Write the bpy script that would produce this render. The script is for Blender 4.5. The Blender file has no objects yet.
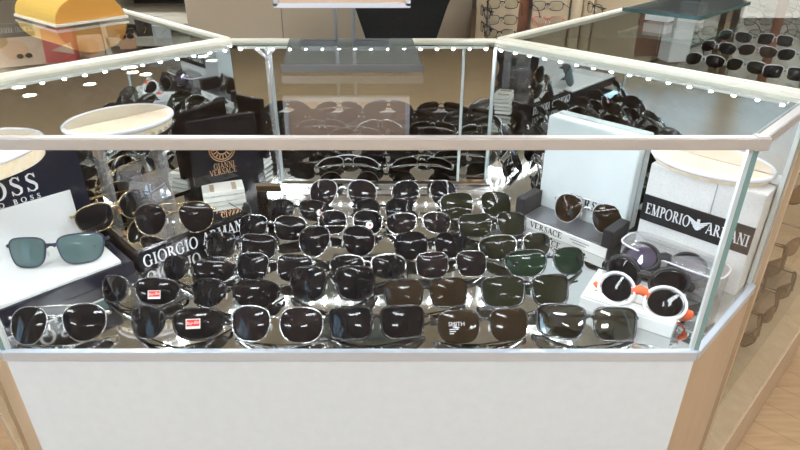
import bpy, bmesh, math, random
from math import sin, cos, tan, atan, pi, sqrt, radians as R, copysign
from mathutils import Vector, Matrix
random.seed(7)
S = bpy.context.scene
C = S.collection
# ------------------------------------------------------------------ camera, world, exposure
CAMZ, PITCH, FPX = 1.45, R(28.5), 600.0
cd = bpy.data.cameras.new('camera'); cam = bpy.data.objects.new('camera', cd); C.objects.link(cam)
cam.location = (0, 0, CAMZ); cam.rotation_euler = (pi/2 - PITCH, 0, 0)
cd.sensor_width = 36; cd.lens = 36*FPX/800; cd.clip_start = 0.02; cd.clip_end = 60
S.camera = cam
w = bpy.data.worlds.new('world'); S.world = w; w.use_nodes = True
w.node_tree.nodes['Background'].inputs[0].default_value = (1, .96, .9, 1)
w.node_tree.nodes['Background'].inputs[1].default_value = .3
S.view_settings.view_transform = 'Standard'; S.view_settings.look = 'None'
S.view_settings.gamma = 1; S.view_settings.use_curve_mapping = False
S.view_settings.exposure = 0.95
TROFFER, DOWN, LED = 24.0, 40.0, 190.0     # lamp strengths

# ------------------------------------------------------------------ constants
DZ, RZ = .925, 1.222            # deck height, top of the glass counter
CEIL = 2.9
F0, F1 = (-.525, .617), (.392, .617)
S1, B1, B0, S0 = (.5475, .7725), (.18, 1.14), (-.315, 1.14), (-.6805, .7725)
q = sqrt(.5)

def P(px, py, z):
    """point at height z seen at photo pixel (px, py)"""
    a = atan((py-225)/FPX); th = PITCH + a
    Y = (CAMZ-z)/tan(th); zc = Y/cos(th)*cos(a)
    return Vector(((px-400)/FPX*zc, Y, z))
def PY(px, py, Y):
    a = atan((py-225)/FPX); th = PITCH + a
    zc = Y/cos(th)*cos(a)
    return Vector(((px-400)/FPX*zc, Y, CAMZ - Y*tan(th)))

# ------------------------------------------------------------------ materials
M = {}
def mat(name, col, rough=.5, metal=0., spec=.5, noise=0., nscale=40, emis=None, es=0, coat=0, trans=0, ior=1.45):
    m = bpy.data.materials.new(name); m.use_nodes = True
    nt = m.node_tree; b = nt.nodes['Principled BSDF']
    b.inputs['Base Color'].default_value = (*col, 1); b.inputs['Roughness'].default_value = rough
    b.inputs['Metallic'].default_value = metal; b.inputs['Specular IOR Level'].default_value = spec
    b.inputs['Coat Weight'].default_value = coat; b.inputs['Transmission Weight'].default_value = trans
    b.inputs['IOR'].default_value = ior
    if emis: b.inputs['Emission Color'].default_value = (*emis, 1); b.inputs['Emission Strength'].default_value = es
    if noise:
        tc = nt.nodes.new('ShaderNodeTexCoord'); n = nt.nodes.new('ShaderNodeTexNoise'); n.inputs['Scale'].default_value = nscale
        n.inputs['Detail'].default_value = 4
        mx = nt.nodes.new('ShaderNodeMix'); mx.data_type = 'RGBA'; mx.blend_type = 'MULTIPLY'
        mx.inputs[6].default_value = (*col, 1); cr = nt.nodes.new('ShaderNodeValToRGB')
        cr.color_ramp.elements[0].position = .3; cr.color_ramp.elements[1].position = .7
        cr.color_ramp.elements[0].color = (1-noise,)*3 + (1,); cr.color_ramp.elements[1].color = (1, 1, 1, 1)
        mx.inputs[0].default_value = 1
        nt.links.new(tc.outputs['Object'], n.inputs['Vector']); nt.links.new(n.outputs['Fac'], cr.inputs['Fac'])
        nt.links.new(cr.outputs['Color'], mx.inputs[7]); nt.links.new(mx.outputs[2], b.inputs['Base Color'])
    M[name] = m; return m
def glassmat(name, tint, boost=1.7, rough=0., ior=1.5, body=None, bodyfac=0.):
    m = bpy.data.materials.new(name); m.use_nodes = True; nt = m.node_tree; nt.nodes.clear()
    out = nt.nodes.new('ShaderNodeOutputMaterial'); tr = nt.nodes.new('ShaderNodeBsdfTransparent'); tr.inputs[0].default_value = (*tint, 1)
    gl = nt.nodes.new('ShaderNodeBsdfGlossy'); gl.inputs['Roughness'].default_value = rough
    fr = nt.nodes.new('ShaderNodeFresnel'); fr.inputs['IOR'].default_value = ior
    ge = nt.nodes.new('ShaderNodeNewGeometry'); inv = nt.nodes.new('ShaderNodeMath'); inv.operation = 'SUBTRACT'; inv.inputs[0].default_value = boost
    sc = nt.nodes.new('ShaderNodeMath'); sc.operation = 'MULTIPLY'; sc.inputs[1].default_value = boost
    nt.links.new(ge.outputs['Backfacing'], sc.inputs[0]); nt.links.new(sc.outputs[0], inv.inputs[1])
    mu = nt.nodes.new('ShaderNodeMath'); mu.operation = 'MULTIPLY'; mu.use_clamp = True
    nt.links.new(fr.outputs[0], mu.inputs[0]); nt.links.new(inv.outputs[0], mu.inputs[1])
    mx = nt.nodes.new('ShaderNodeMixShader'); nt.links.new(mu.outputs[0], mx.inputs[0])
    src = tr.outputs[0]
    if body:
        df = nt.nodes.new('ShaderNodeBsdfDiffuse'); df.inputs[0].default_value = (*body, 1)
        m2 = nt.nodes.new('ShaderNodeMixShader'); m2.inputs[0].default_value = bodyfac
        nt.links.new(tr.outputs[0], m2.inputs[1]); nt.links.new(df.outputs[0], m2.inputs[2]); src = m2.outputs[0]
    nt.links.new(src, mx.inputs[1]); nt.links.new(gl.outputs[0], mx.inputs[2])
    nt.links.new(mx.outputs[0], out.inputs[0]); M[name] = m; return m
def woodmat(name, c1, c2, scale=(1, 1, 1), plank=None, rough=.45, rot=0):
    m = bpy.data.materials.new(name); m.use_nodes = True; nt = m.node_tree; b = nt.nodes['Principled BSDF']
    b.inputs['Roughness'].default_value = rough
    tc = nt.nodes.new('ShaderNodeTexCoord'); mp = nt.nodes.new('ShaderNodeMapping'); mp.inputs['Scale'].default_value = scale
    mp.inputs['Rotation'].default_value = (0, 0, rot)
    n = nt.nodes.new('ShaderNodeTexNoise'); n.inputs['Scale'].default_value = 4; n.inputs['Detail'].default_value = 6; n.inputs['Distortion'].default_value = 1.2
    cr = nt.nodes.new('ShaderNodeValToRGB'); cr.color_ramp.elements[0].color = (*c1, 1); cr.color_ramp.elements[1].color = (*c2, 1)
    cr.color_ramp.elements[0].position = .3; cr.color_ramp.elements[1].position = .7
    L = nt.links.new
    L(tc.outputs['Object'], mp.inputs[0]); L(mp.outputs[0], n.inputs['Vector']); L(n.outputs['Fac'], cr.inputs[0])
    if plank:
        mp2 = nt.nodes.new('ShaderNodeMapping'); mp2.inputs['Rotation'].default_value = (0, 0, rot); L(tc.outputs['Object'], mp2.inputs[0])
        br = nt.nodes.new('ShaderNodeTexBrick'); br.inputs['Scale'].default_value = 1; br.inputs['Brick Width'].default_value = plank[0]
        br.inputs['Row Height'].default_value = plank[1]; br.inputs['Mortar Size'].default_value = .002
        br.inputs['Color1'].default_value = (1, 1, 1, 1); br.inputs['Color2'].default_value = (.9, .88, .86, 1); br.inputs['Mortar'].default_value = (.75, .7, .66, 1)
        L(mp2.outputs[0], br.inputs['Vector'])
        mx = nt.nodes.new('ShaderNodeMix'); mx.data_type = 'RGBA'; mx.blend_type = 'MULTIPLY'; mx.inputs[0].default_value = 1
        L(cr.outputs[0], mx.inputs[6]); L(br.outputs[0], mx.inputs[7]); L(mx.outputs[2], b.inputs['Base Color'])
    else: L(cr.outputs[0], b.inputs['Base Color'])
    M[name] = m; return m

mat('white_laminate', (.74, .775, .78), .45, noise=.04, nscale=60)
mat('white_card', (.85, .86, .86), .5)
mat('white_speck', (.82, .82, .81), .6, noise=.12, nscale=400)
mat('frost_panel', (.84, .90, .91), .35, noise=.06, nscale=25)
mat('alu', (.76, .73, .70), .32, metal=.55)
mat('alu_back', (.80, .77, .66), .4, metal=.3)
mat('track', (.62, .68, .76), .3, metal=.5)
mat('chrome', (.85, .86, .88), .12, metal=1)
mat('steel_grey', (.32, .33, .35), .3, metal=.8)
mat('mirror', (.80, .81, .80), .01, metal=1)
mat('deck_mirror', (.70, .71, .70), .05, metal=1, noise=.10, nscale=9)
mat('black', (.012, .012, .014), .35)
mat('black_gloss', (.008, .009, .014), .12, spec=.6)
mat('navy_black', (.010, .013, .028), .18, spec=.6)
mat('charcoal', (.022, .022, .026), .4)
mat('black_speck', (.012, .012, .012), .7, noise=.5, nscale=150)
mat('lettering', (.82, .84, .86), .4)
mat('lettering_black', (.02, .02, .02), .4)
mat('lettering_copper', (.62, .36, .20), .35, metal=.5)
mat('lens_black', (.006, .006, .008), .02, spec=.28, ior=1.45)
mat('lens_brown', (.024, .015, .009), .02, spec=.28, ior=1.45)
mat('lens_olive', (.018, .020, .012), .02, spec=.28, ior=1.45)
mat('lens_green', (.012, .028, .016), .02, spec=.28, ior=1.45)
mat('lens_smoke', (.012, .009, .011), .02, spec=.28, ior=1.45)
mat('lens_teal', (.10, .16, .16), .06, spec=.4, ior=1.45)
mat('lens_purple', (.22, .20, .34), .06, metal=.85)
mat('lens_blue', (.16, .26, .30), .08, metal=.6)
glassmat('lens_gradient', (.30, .31, .27), 2.2, ior=1.7)
glassmat('lens_amber', (.72, .60, .48), 1.2)
glassmat('lens_clear', (.95, .96, .95), 1.2)
mat('fr_black', (.010, .010, .012), .18, spec=.6)
mat('fr_silver', (.72, .71, .72), .18, metal=1)
mat('fr_gun', (.16, .16, .17), .22, metal=1)
mat('fr_gold', (.70, .55, .33), .2, metal=1)
mat('fr_tort', (.10, .045, .018), .2)
mat('fr_white', (.82, .80, .84), .25)
mat('fr_navy', (.035, .045, .085), .3, metal=.4)
mat('orange', (.85, .30, .05), .35)
mat('red', (.72, .05, .04), .4)
mat('red_orange', (.80, .13, .04), .35)
mat('red_card', (.60, .10, .09), .5)
mat('pad', (.75, .76, .74), .3)
mat('sticker_white', (.86, .86, .85), .5)
glassmat('clear_plastic', (.93, .93, .93), 1.6, body=(.8, .8, .82), bodyfac=.22)
glassmat('crystal', (.92, .92, .95), 2.4, body=(.8, .8, .85), bodyfac=.12, ior=1.6)
glassmat('glass', (.98, .99, .985), .6)
glassmat('glass_top', (.96, .985, .97), 1.5)
glassmat('smoked_glass', (.78, .81, .80), 1.6, body=(.38, .42, .41), bodyfac=.25)
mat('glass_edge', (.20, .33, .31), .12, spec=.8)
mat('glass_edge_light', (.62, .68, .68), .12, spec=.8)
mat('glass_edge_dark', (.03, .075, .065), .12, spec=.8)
mat('tan_board', (.52, .41, .27), .55, noise=.05, nscale=6)
mat('tan_dark', (.42, .34, .24), .55)
mat('tan_wall', (.34, .27, .19), .6)
mat('cream', (.72, .66, .55), .6)
mat('brown', (.36, .15, .08), .5)
mat('dark_shelf', (.07, .06, .05), .6)
mat('grid_white', (.74, .72, .64), .6)
mat('gold_card', (.72, .46, .10), .38, metal=.25)
mat('orange_card', (.62, .29, .05), .45)
mat('peach', (.80, .56, .42), .5)
mat('hair', (.52, .25, .05), .6)
mat('skin', (.78, .45, .27), .5)
mat('dark_wall', (.03, .03, .032), .7)
mat('back_wall_wood', (.13, .11, .095), .6)
mat('soffit_wood', (.23, .18, .13), .6)
mat('ceiling_paint', (.84, .82, .78), .8)
mat('wall_paint', (.42, .40, .37), .8)
mat('slat_white', (.84, .84, .80), .5)
mat('daylight', (.4, .6, .8), .5, emis=(.45, .72, 1), es=2.2)
mat('troffer_light', (1, 1, 1), .5, emis=(.89, .95, 1), es=TROFFER)
mat('downlight_glow', (1, 1, 1), .5, emis=(1, .88, .66), es=DOWN)
mat('led_glow', (1, 1, 1), .5, emis=(.93, .92, 1), es=LED)
mat('led_warm', (1, 1, 1), .5, emis=(1, .84, .62), es=LED*.6)
woodmat('beige_wood', (.50, .36, .22), (.58, .43, .28), (3, 3, .6), rough=.4)
woodmat('pale_wood', (.58, .46, .32), (.64, .53, .40), (5, 5, 5), rough=.4)
woodmat('wood_gold', (.80, .62, .34), (.84, .78, .68), (14, 14, 14), rough=.35)
woodmat('floor_wood', (.42, .27, .15), (.53, .36, .21), (1.2, 10, 1), plank=(1.1, .11), rough=.3, rot=R(45))

# ------------------------------------------------------------------ mesh helpers
class MB:
    def __init__(s): s.v = []; s.f = []
    def add(s, vs, fs):
        o = len(s.v); s.v += [tuple(v) for v in vs]; s.f += [tuple(i+o for i in f) for f in fs]; return s
    def box(s, c, d, rz=0, M4=None):
        hx, hy, hz = d[0]/2, d[1]/2, d[2]/2; vs = []
        for z in (-hz, hz):
            for x, y in ((-hx, -hy), (hx, -hy), (hx, hy), (-hx, hy)):
                v = Vector((x, y, z))
                if M4: v = M4 @ v
                elif rz: v = Vector((x*cos(rz)-y*sin(rz), x*sin(rz)+y*cos(rz), z))
                vs.append(v + Vector(c))
        return s.add(vs, [(3, 2, 1, 0), (4, 5, 6, 7), (0, 1, 5, 4), (1, 2, 6, 5), (2, 3, 7, 6), (3, 0, 4, 7)])
    def prism(s, poly, z0, z1):
        n = len(poly); vs = [(x, y, z0) for x, y in poly] + [(x, y, z1) for x, y in poly]
        return s.add(vs, [tuple(range(n-1, -1, -1)), tuple(range(n, 2*n))] + [(i, (i+1) % n, n+(i+1) % n, n+i) for i in range(n)])
    def prismM(s, poly, d, M4):
        """polygon in local x,z, extruded along -y by d, then transformed"""
        n = len(poly); vs = [M4 @ Vector((x, 0, z)) for x, z in poly] + [M4 @ Vector((x, -d, z)) for x, z in poly]
        return s.add(vs, [tuple(range(n-1, -1, -1)), tuple(range(n, 2*n))] + [(i, (i+1) % n, n+(i+1) % n, n+i) for i in range(n)])
    def beam(s, a, b, wd, h, z):
        """horizontal bar from plan point a to b, top at z; wd across, h tall"""
        a = Vector(a); b = Vector(b); d = (b-a).normalized(); n = Vector((-d.y, d.x))*wd/2
        return s.prism([tuple(a-n), tuple(b-n), tuple(b+n), tuple(a+n)], z-h, z)
    def wall(s, a, b, z0, z1, t, side=1):
        """vertical slab whose face runs a-b, thickened to the left (side=1) or right"""
        a = Vector(a); b = Vector(b); d = (b-a).normalized(); n = Vector((-d.y, d.x))*t*side
        p = [tuple(a), tuple(b), tuple(b+n), tuple(a+n)]
        if side < 0: p = p[::-1]
        return s.prism(p, z0, z1)
    def tube(s, pts, r, n=8, closed=False, flat=1., cap=True, up=None):
        pts = [Vector(p) for p in pts]; k = len(pts); rr = r if isinstance(r, (list, tuple)) else [r]*k
        o = len(s.v)
        for i, p in enumerate(pts):
            t = (pts[(i+1) % k] - pts[i-1]) if closed else (pts[min(i+1, k-1)] - pts[max(i-1, 0)])
            t.normalize(); u = Vector(up) if up else (Vector((0, 0, 1)) if abs(t.z) < .9 else Vector((0, 1, 0)))
            a = t.cross(u)
            if a.length < 1e-6: a = t.cross(Vector((1, 0, 0)))
            a.normalize(); b = a.cross(t).normalized()
            for j in range(n):
                th = 2*pi*(j+.5)/n; s.v.append(tuple(p + a*cos(th)*rr[i] + b*sin(th)*rr[i]*flat))
        m = k if closed else k-1
        for i in range(m):
            for j in range(n):
                i2 = (i+1) % k; s.f.append((o+i*n+j, o+i*n+(j+1) % n, o+i2*n+(j+1) % n, o+i2*n+j))
        if cap and not closed:
            s.f.append(tuple(o+j for j in range(n-1, -1, -1))); s.f.append(tuple(o+(k-1)*n+j for j in range(n)))
        return s
    def ball(s, c, r, nu=10, nv=7):
        r = r if isinstance(r, (tuple, list)) else (r, r, r); o = len(s.v); c = Vector(c)
        for i in range(nv+1):
            ph = pi*i/nv - pi/2
            for j in range(nu):
                th = 2*pi*j/nu; s.v.append((c.x+r[0]*cos(ph)*cos(th), c.y+r[1]*cos(ph)*sin(th), c.z+r[2]*sin(ph)))
        for i in range(nv):
            for j in range(nu): s.f.append((o+i*nu+j, o+i*nu+(j+1) % nu, o+(i+1)*nu+(j+1) % nu, o+(i+1)*nu+j))
        return s
    def lathe(s, prof, c=(0, 0, 0), n=24):
        o = len(s.v)
        for r, z in prof:
            for j in range(n): th = 2*pi*j/n; s.v.append((c[0]+r*cos(th), c[1]+r*sin(th), c[2]+z))
        for i in range(len(prof)-1):
            for j in range(n): s.f.append((o+i*n+j, o+i*n+(j+1) % n, o+(i+1)*n+(j+1) % n, o+(i+1)*n+j))
        s.f.append(tuple(o+j for j in range(n-1, -1, -1))); s.f.append(tuple(o+(len(prof)-1)*n+j for j in range(n)))
        return s
    def build(s, name, m, parent=None, smooth=False, bevel=0, seg=2, loc=None):
        me = bpy.data.meshes.new(name); me.from_pydata(s.v, [], s.f)
        bm = bmesh.new(); bm.from_mesh(me)
        bmesh.ops.remove_doubles(bm, verts=bm.verts, dist=1e-7)
        bmesh.ops.recalc_face_normals(bm, faces=bm.faces)
        if bevel: bmesh.ops.bevel(bm, geom=list(bm.edges), offset=bevel, segments=seg, affect='EDGES', clamp_overlap=True)
        bm.to_mesh(me); bm.free()
        if smooth: me.polygons.foreach_set('use_smooth', [True]*len(me.polygons))
        me.materials.append(M[m] if isinstance(m, str) else m)
        o = bpy.data.objects.new(name, me); C.objects.link(o)
        if parent: o.parent = parent
        if loc: o.location = loc
        return o
def tag(o, label, cat, group=None, kind=None):
    o['label'] = label; o['category'] = cat
    if group: o['group'] = group
    if kind: o['kind'] = kind
    return o
def thing(name, label, cat, loc=(0, 0, 0), rz=0, group=None):
    o = bpy.data.objects.new(name, None); C.objects.link(o); o.empty_display_size = .02
    o.location = loc; o.rotation_euler = (0, 0, rz); return tag(o, label, cat, group)
def struct(o): o['kind'] = 'structure'; return o
KIDS = {}
def copy_tree(o, parent=None):
    c = o.copy(); C.objects.link(c)
    if parent: c.parent = parent
    for ch in [x for x in o.children]: copy_tree(ch, c)
    return c

# ------------------------------------------------------------------ lettering
T_, t_ = .17, .06
def strip(out, pts, ws):
    L, Rr = [], []
    for i, p in enumerate(pts):
        a = pts[max(i-1, 0)]; b = pts[min(i+1, len(pts)-1)]
        dx, dy = b[0]-a[0], b[1]-a[1]; l = math.hypot(dx, dy) or 1; wv = (ws[i] if isinstance(ws, list) else ws)/2
        L.append((p[0]-dy/l*wv, p[1]+dx/l*wv)); Rr.append((p[0]+dy/l*wv, p[1]-dx/l*wv))
    for i in range(len(pts)-1): out.append([L[i], L[i+1], Rr[i+1], Rr[i]])
def arc(out, cx, cy, rx, ry, a0, a1, n=14):
    pts = []; ws = []
    for i in range(n+1):
        a = R(a0+(a1-a0)*i/n); pts.append((cx+rx*cos(a), cy+ry*sin(a))); ws.append(t_+(T_-t_)*abs(cos(a))**1.3)
    strip(out, pts, ws)
def glyph(ch):
    o = []
    def st(x, y0=0, y1=1, wd=T_, sf=True):
        strip(o, [(x, y0), (x, y1)], wd)
        if sf:
            if y0 == 0: strip(o, [(x-.17, .025), (x+.17, .025)], .05)
            if y1 == 1: strip(o, [(x-.17, .975), (x+.17, .975)], .05)
    def ln(a, b, wd): strip(o, [a, b], wd)
    if ch == 'I': st(.2); adv = .42
    elif ch == 'H': st(.2); st(.72); ln((.2, .5), (.72, .5), t_); adv = .94
    elif ch == 'E': st(.2); ln((.1, .97), (.68, .97), t_); ln((.2, .52), (.54, .52), t_); ln((.1, .03), (.72, .03), t_); ln((.66, .97), (.66, .78), t_); ln((.70, .03), (.70, .24), t_); adv = .82
    elif ch == 'B': st(.2); arc(o, .3, .76, .26, .22, 90, -90); arc(o, .3, .27, .33, .25, 90, -90); ln((.2, .975), (.3, .975), t_); ln((.2, .53), (.3, .53), t_); ln((.2, .025), (.3, .025), t_); adv = .78
    elif ch == 'P': st(.2); arc(o, .3, .74, .29, .24, 90, -90); ln((.2, .975), (.3, .975), t_); ln((.2, .5), (.3, .5), t_); adv = .70
    elif ch == 'R': st(.2); arc(o, .3, .75, .28, .23, 90, -90); ln((.2, .975), (.3, .975), t_); ln((.2, .52), (.3, .52), t_); ln((.4, .52), (.78, .02), T_); adv = .86
    elif ch == 'D': st(.2); arc(o, .3, .5, .46, .475, 90, -90); ln((.2, .975), (.3, .975), t_); ln((.2, .025), (.3, .025), t_); adv = .90
    elif ch == 'O': arc(o, .48, .5, .39, .5, 0, 360, 28); adv = .98
    elif ch == 'C': arc(o, .48, .5, .39, .5, 42, 318, 22); ln((.77, .82), (.77, .62), t_); adv = .86
    elif ch == 'G': arc(o, .48, .5, .39, .5, 42, 320, 22); st(.76, .06, .44, T_, False); ln((.62, .44), (.9, .44), t_); ln((.77, .82), (.77, .64), t_); adv = .98
    elif ch == 'S':
        pts = [(.56, .80), (.46, .95), (.32, .97), (.18, .86), (.18, .70), (.32, .56), (.46, .46), (.57, .32), (.54, .12), (.38, .03), (.22, .06), (.11, .24)]
        strip(o, pts, [.05, .06, .07, .12, .15, .17, .17, .15, .12, .07, .06, .05]); ln((.57, .97), (.57, .74), .05); ln((.10, .03), (.10, .28), .05); adv = .68
    elif ch == 'A': ln((.08, 0), (.42, 1), t_); ln((.40, 1), (.76, 0), T_); ln((.2, .33), (.64, .33), t_); ln((0, .025), (.2, .025), .05); ln((.6, .025), (.92, .025), .05); adv = .88
    elif ch == 'V': ln((.1, 1), (.46, 0), T_); ln((.46, 0), (.78, 1), t_); ln((-.04, .975), (.26, .975), .05); ln((.66, .975), (.9, .975), .05); adv = .84
    elif ch == 'M': st(.16, wd=t_); ln((.18, 1), (.52, 0), T_); ln((.52, 0), (.86, 1), t_); st(.9); adv = 1.12
    elif ch == 'N': st(.16, wd=t_); ln((.18, 1), (.74, 0), T_); st(.76, wd=t_); adv = .94
    elif ch == 'U': st(.2, .3, 1); st(.70, .3, 1, t_); arc(o, .45, .3, .25, .28, 180, 360); adv = .9
    elif ch == 'T': st(.42, 0, 1); ln((.04, .97), (.80, .97), t_); ln((.06, .97), (.06, .76), t_); ln((.78, .97), (.78, .76), t_); adv = .84
    elif ch == '.': ln((.08, .06), (.2, .06), .12); adv = .3
    else: adv = .45
    return o, adv
def lettering(name, text, h, m, parent, M4, width=None, spacing=.05, depth=.0006, mirror=False):
    """serif capitals, centred at the origin of M4, reading along +x, up +z, raised towards -y"""
    polys = []; x = 0
    for ch in text:
        g, adv = glyph(ch); polys += [[(px+x, py) for px, py in p] for p in g]; x += adv+spacing
    sx = h if not width else width/x
    mb = MB(); sg = -1 if mirror else 1
    for i, p in enumerate(polys):
        mb.prismM([(sg*(px-x/2)*sx, (py-.5)*h) for px, py in p], depth + (i % 5)*.00003, M4)
    return mb.build(name, m, parent)
def sans(name, text, h, m, parent, M4, shear=0., depth=.0004):
    cu = bpy.data.curves.new(name, 'FONT'); cu.body = text; cu.size = h; cu.shear = shear; cu.extrude = depth
    cu.align_x = 'CENTER'; cu.align_y = 'CENTER'; cu.resolution_u = 3
    to = bpy.data.objects.new(name, cu); C.objects.link(to)
    dg = bpy.context.evaluated_depsgraph_get(); dg.update()
    me = bpy.data.meshes.new_from_object(to.evaluated_get(dg)); bpy.data.objects.remove(to)
    me.materials.clear(); me.materials.append(M[m])
    me.transform(M4 @ Matrix.Rotation(pi/2, 4, 'X'))
    o = bpy.data.objects.new(name, me); C.objects.link(o); o.parent = parent; return o
def Tr(x, y, z): return Matrix.Translation((x, y, z))

# ================================================================== THE ROOM
def roombox(name, a, b, m):
    c = [(a[i]+b[i])/2 for i in range(3)]; d = [b[i]-a[i] for i in range(3)]
    return struct(MB().box(c, d).build(name, m))
X0, X1, Y0, Y1 = -4.5, 4.5, -4.5, 9.5
roombox('floor', (X0, Y0, -.05), (X1, Y1, 0), 'floor_wood')
roombox('ceiling', (X0, Y0, CEIL), (X1, Y1, CEIL+.05), 'ceiling_paint')
roombox('wall_left', (X0-.1, Y0, 0), (X0, Y1, CEIL), 'wall_paint')
roombox('wall_right', (X1, Y0, 0), (X1+.1, Y1, CEIL), 'wall_paint')
roombox('wall_back', (X0, Y1, 0), (X1, Y1+.1, CEIL), 'back_wall_wood')
roombox('trim_1', (X0, 4.4, CEIL-.03), (X1, Y1, CEIL), 'soffit_wood')
roombox('wall_front', (X0, Y0-.1, 0), (X1, Y0, CEIL), 'dark_wall')

for i, (y, z0, z1) in enumerate(((-2.6, .25, 2.1), (-1.2, .25, 2.1))):
    wn = struct(MB().box((X0+.02, y, (z0+z1)/2), (.02, 1.15, z1-z0)).build('window_%d' % (i+1), 'daylight'))
    fm = MB()
    for dy in (-.6, 0, .6): fm.box((X0+.03, y+dy, (z0+z1)/2), (.05, .05, z1-z0+.1))
    for z in (z0-.025, z1+.025): fm.box((X0+.03, y, z), (.05, 1.25, .05))
    fm.build('window_frame', 'white_card', wn)
# ceiling troffers (seen mirrored in the lenses and the glass)
tp = None
spots = [(-1.5, 1.2), (1.5, 1.2), (-1.5, -1.0), (1.5, -1.0), (-1.5, -3.0), (1.5, -3.0), (-1.6, 3.8), (1.7, 3.8)]
for i, (x, y) in enumerate(spots):
    if tp is None:
        tp = thing('ceiling_light', '', 'ceiling light', (x, y, CEIL), 0, 'rectangular ceiling lights')
        f = MB(); W, D, e = 1.2, .3, .03
        f.box((0, D/2, -.02), (W+.06, e, .04)).box((0, -D/2, -.02), (W+.06, e, .04)).box((W/2, 0, -.02), (e, D, .04)).box((-W/2, 0, -.02), (e, D, .04))
        f.build('frame', 'white_card', tp); MB().box((0, 0, -.015), (W, D, .02)).build('diffuser', 'troffer_light', tp); o = tp
    else: o = copy_tree(tp); o.location = (x, y, CEIL)
    o['label'] = 'white rectangular ceiling light panel, above the shop and mirrored in the lenses'
# round downlights mirrored in the left of the glass top
dp = None
for i, (px, py) in enumerate([(19, 88), (30, 96), (90, 85), (132, 68), (146, 75), (133, 73), (203, 57), (212, 61)]):
    g = P(px, py, RZ); L = (CEIL-.03-RZ)/((CAMZ-RZ))
    x, y = g.x*(1+L), g.y*(1+L); y = min(y, Y1-.2)
    if dp is None:
        dp = thing('downlight', '', 'downlight', (x, y, CEIL-.03), 0, 'round downlights at the back of the shop')
        MB().lathe([(.085, 0), (.085, -.012), (.062, -.012), (.062, 0)]).build('trim_ring', 'white_card', dp, True)
        MB().lathe([(.06, -.002), (.06, -.01), (.03, -.014)]).build('bulb', 'downlight_glow', dp, True); o = dp
    else: o = copy_tree(dp); o.location = (x, y, CEIL-.03)
    o['label'] = 'round warm recessed downlight, reflected in the left of the glass counter top'

# ================================================================== MAIN SHOWCASE
case = thing('showcase', 'white-fronted glass corner showcase full of sunglasses, pale metal rail across its front', 'showcase')
hexa = [F0, F1, S1, B1, B0, S0]
def inset(poly, d):
    n = len(poly); out = []
    for i in range(n):
        a, b, c = Vector(poly[i-1]), Vector(poly[i]), Vector(poly[(i+1) % n])
        d1 = (b-a).normalized(); d2 = (c-b).normalized(); n1 = Vector((-d1.y, d1.x)); n2 = Vector((-d2.y, d2.x))
        bis = (n1+n2).normalized(); out.append(tuple(b + bis*d/bis.dot(n1)))
    return out
MB().prism(inset(hexa, .03), 0, .08).build('plinth', 'charcoal', case)
MB().wall(F0, F1, .08, DZ-.012, .018).build('front_panel', 'white_laminate', case)
MB().wall(F1, S1, .08, DZ-.012, .018).build('side_panel', 'beige_wood', case)
MB().wall(S0, F0, .08, DZ-.012, .018).build('side_panel', 'beige_wood', case)
MB().prism(inset(hexa, .004), DZ-.02, DZ).build('deck', 'deck_mirror', case)
for a, b in ((F0, F1), (F1, S1), (S0, F0)):
    MB().beam(a, b, .008, .016, DZ+.002).build('bottom_track', 'track', case, bevel=.001)
gi = inset(hexa, .001)
for a, b in ((gi[0], gi[1]), (gi[1], gi[2]), (gi[5], gi[0])):
    MB().wall(a, b, DZ+.001, RZ-.010, .004).build('glass_pane', 'glass', case)
MB().prism(inset(hexa, .011), RZ-.007, RZ-.001).build('glass_top', 'glass_top', case)
gi = inset(hexa, .002)
MB().wall(gi[2], gi[3], DZ, RZ-.008, .005).build('mirror_panel', 'mirror', case)
MB().wall(gi[4], gi[5], DZ, RZ-.008, .005).build('mirror_panel', 'mirror', case)
yb = 1.132
MB().box((-.278, yb, (DZ+RZ)/2), (.07, .004, RZ-DZ-.02)).build('mirror_panel', 'mirror', case)
for x0, x1, yy in ((-.240, .118, yb-.004), (.106, .176, yb+.003)):
    d = MB().box(((x0+x1)/2, yy, (DZ+RZ)/2+.002), (x1-x0, .004, RZ-DZ-.03)).build('sliding_door', 'mirror', case)
    for xe in (x0, x1): MB().box((xe, yy-.001, (DZ+RZ)/2+.002), (.005, .009, RZ-DZ-.03)).build('door_edge', 'glass_edge_light', d)
MB().box((-.03, yb-.004, DZ+.006), (.43, .014, .012)).build('door_track', 'chrome', case, bevel=.001)
# rails
def rail(a, b, wd, h, m, nm='top_rail', par=case): return MB().beam(a, b, wd, h, RZ+.002).build(nm, m, par, bevel=.0012)
ri = inset(hexa, .005)
rail(F0, F1, .011, .014, 'alu'); rail((F1[0]+.002, F1[1]+.002), S1, .011, .014, 'alu'); rail(S0, (F0[0]-.002, F0[1]+.002), .011, .014, 'alu')
rail(ri[2], ri[3], .013, .012, 'alu_back'); rail(ri[3], ri[4], .011, .010, 'alu_back'); rail(ri[4], ri[5], .013, .012, 'alu_back')
MB().box((F1[0]+.001, F1[1]+.001, RZ-.005), (.016, .015, .016)).build('corner_cap', 'alu', case, bevel=.0015)
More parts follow.
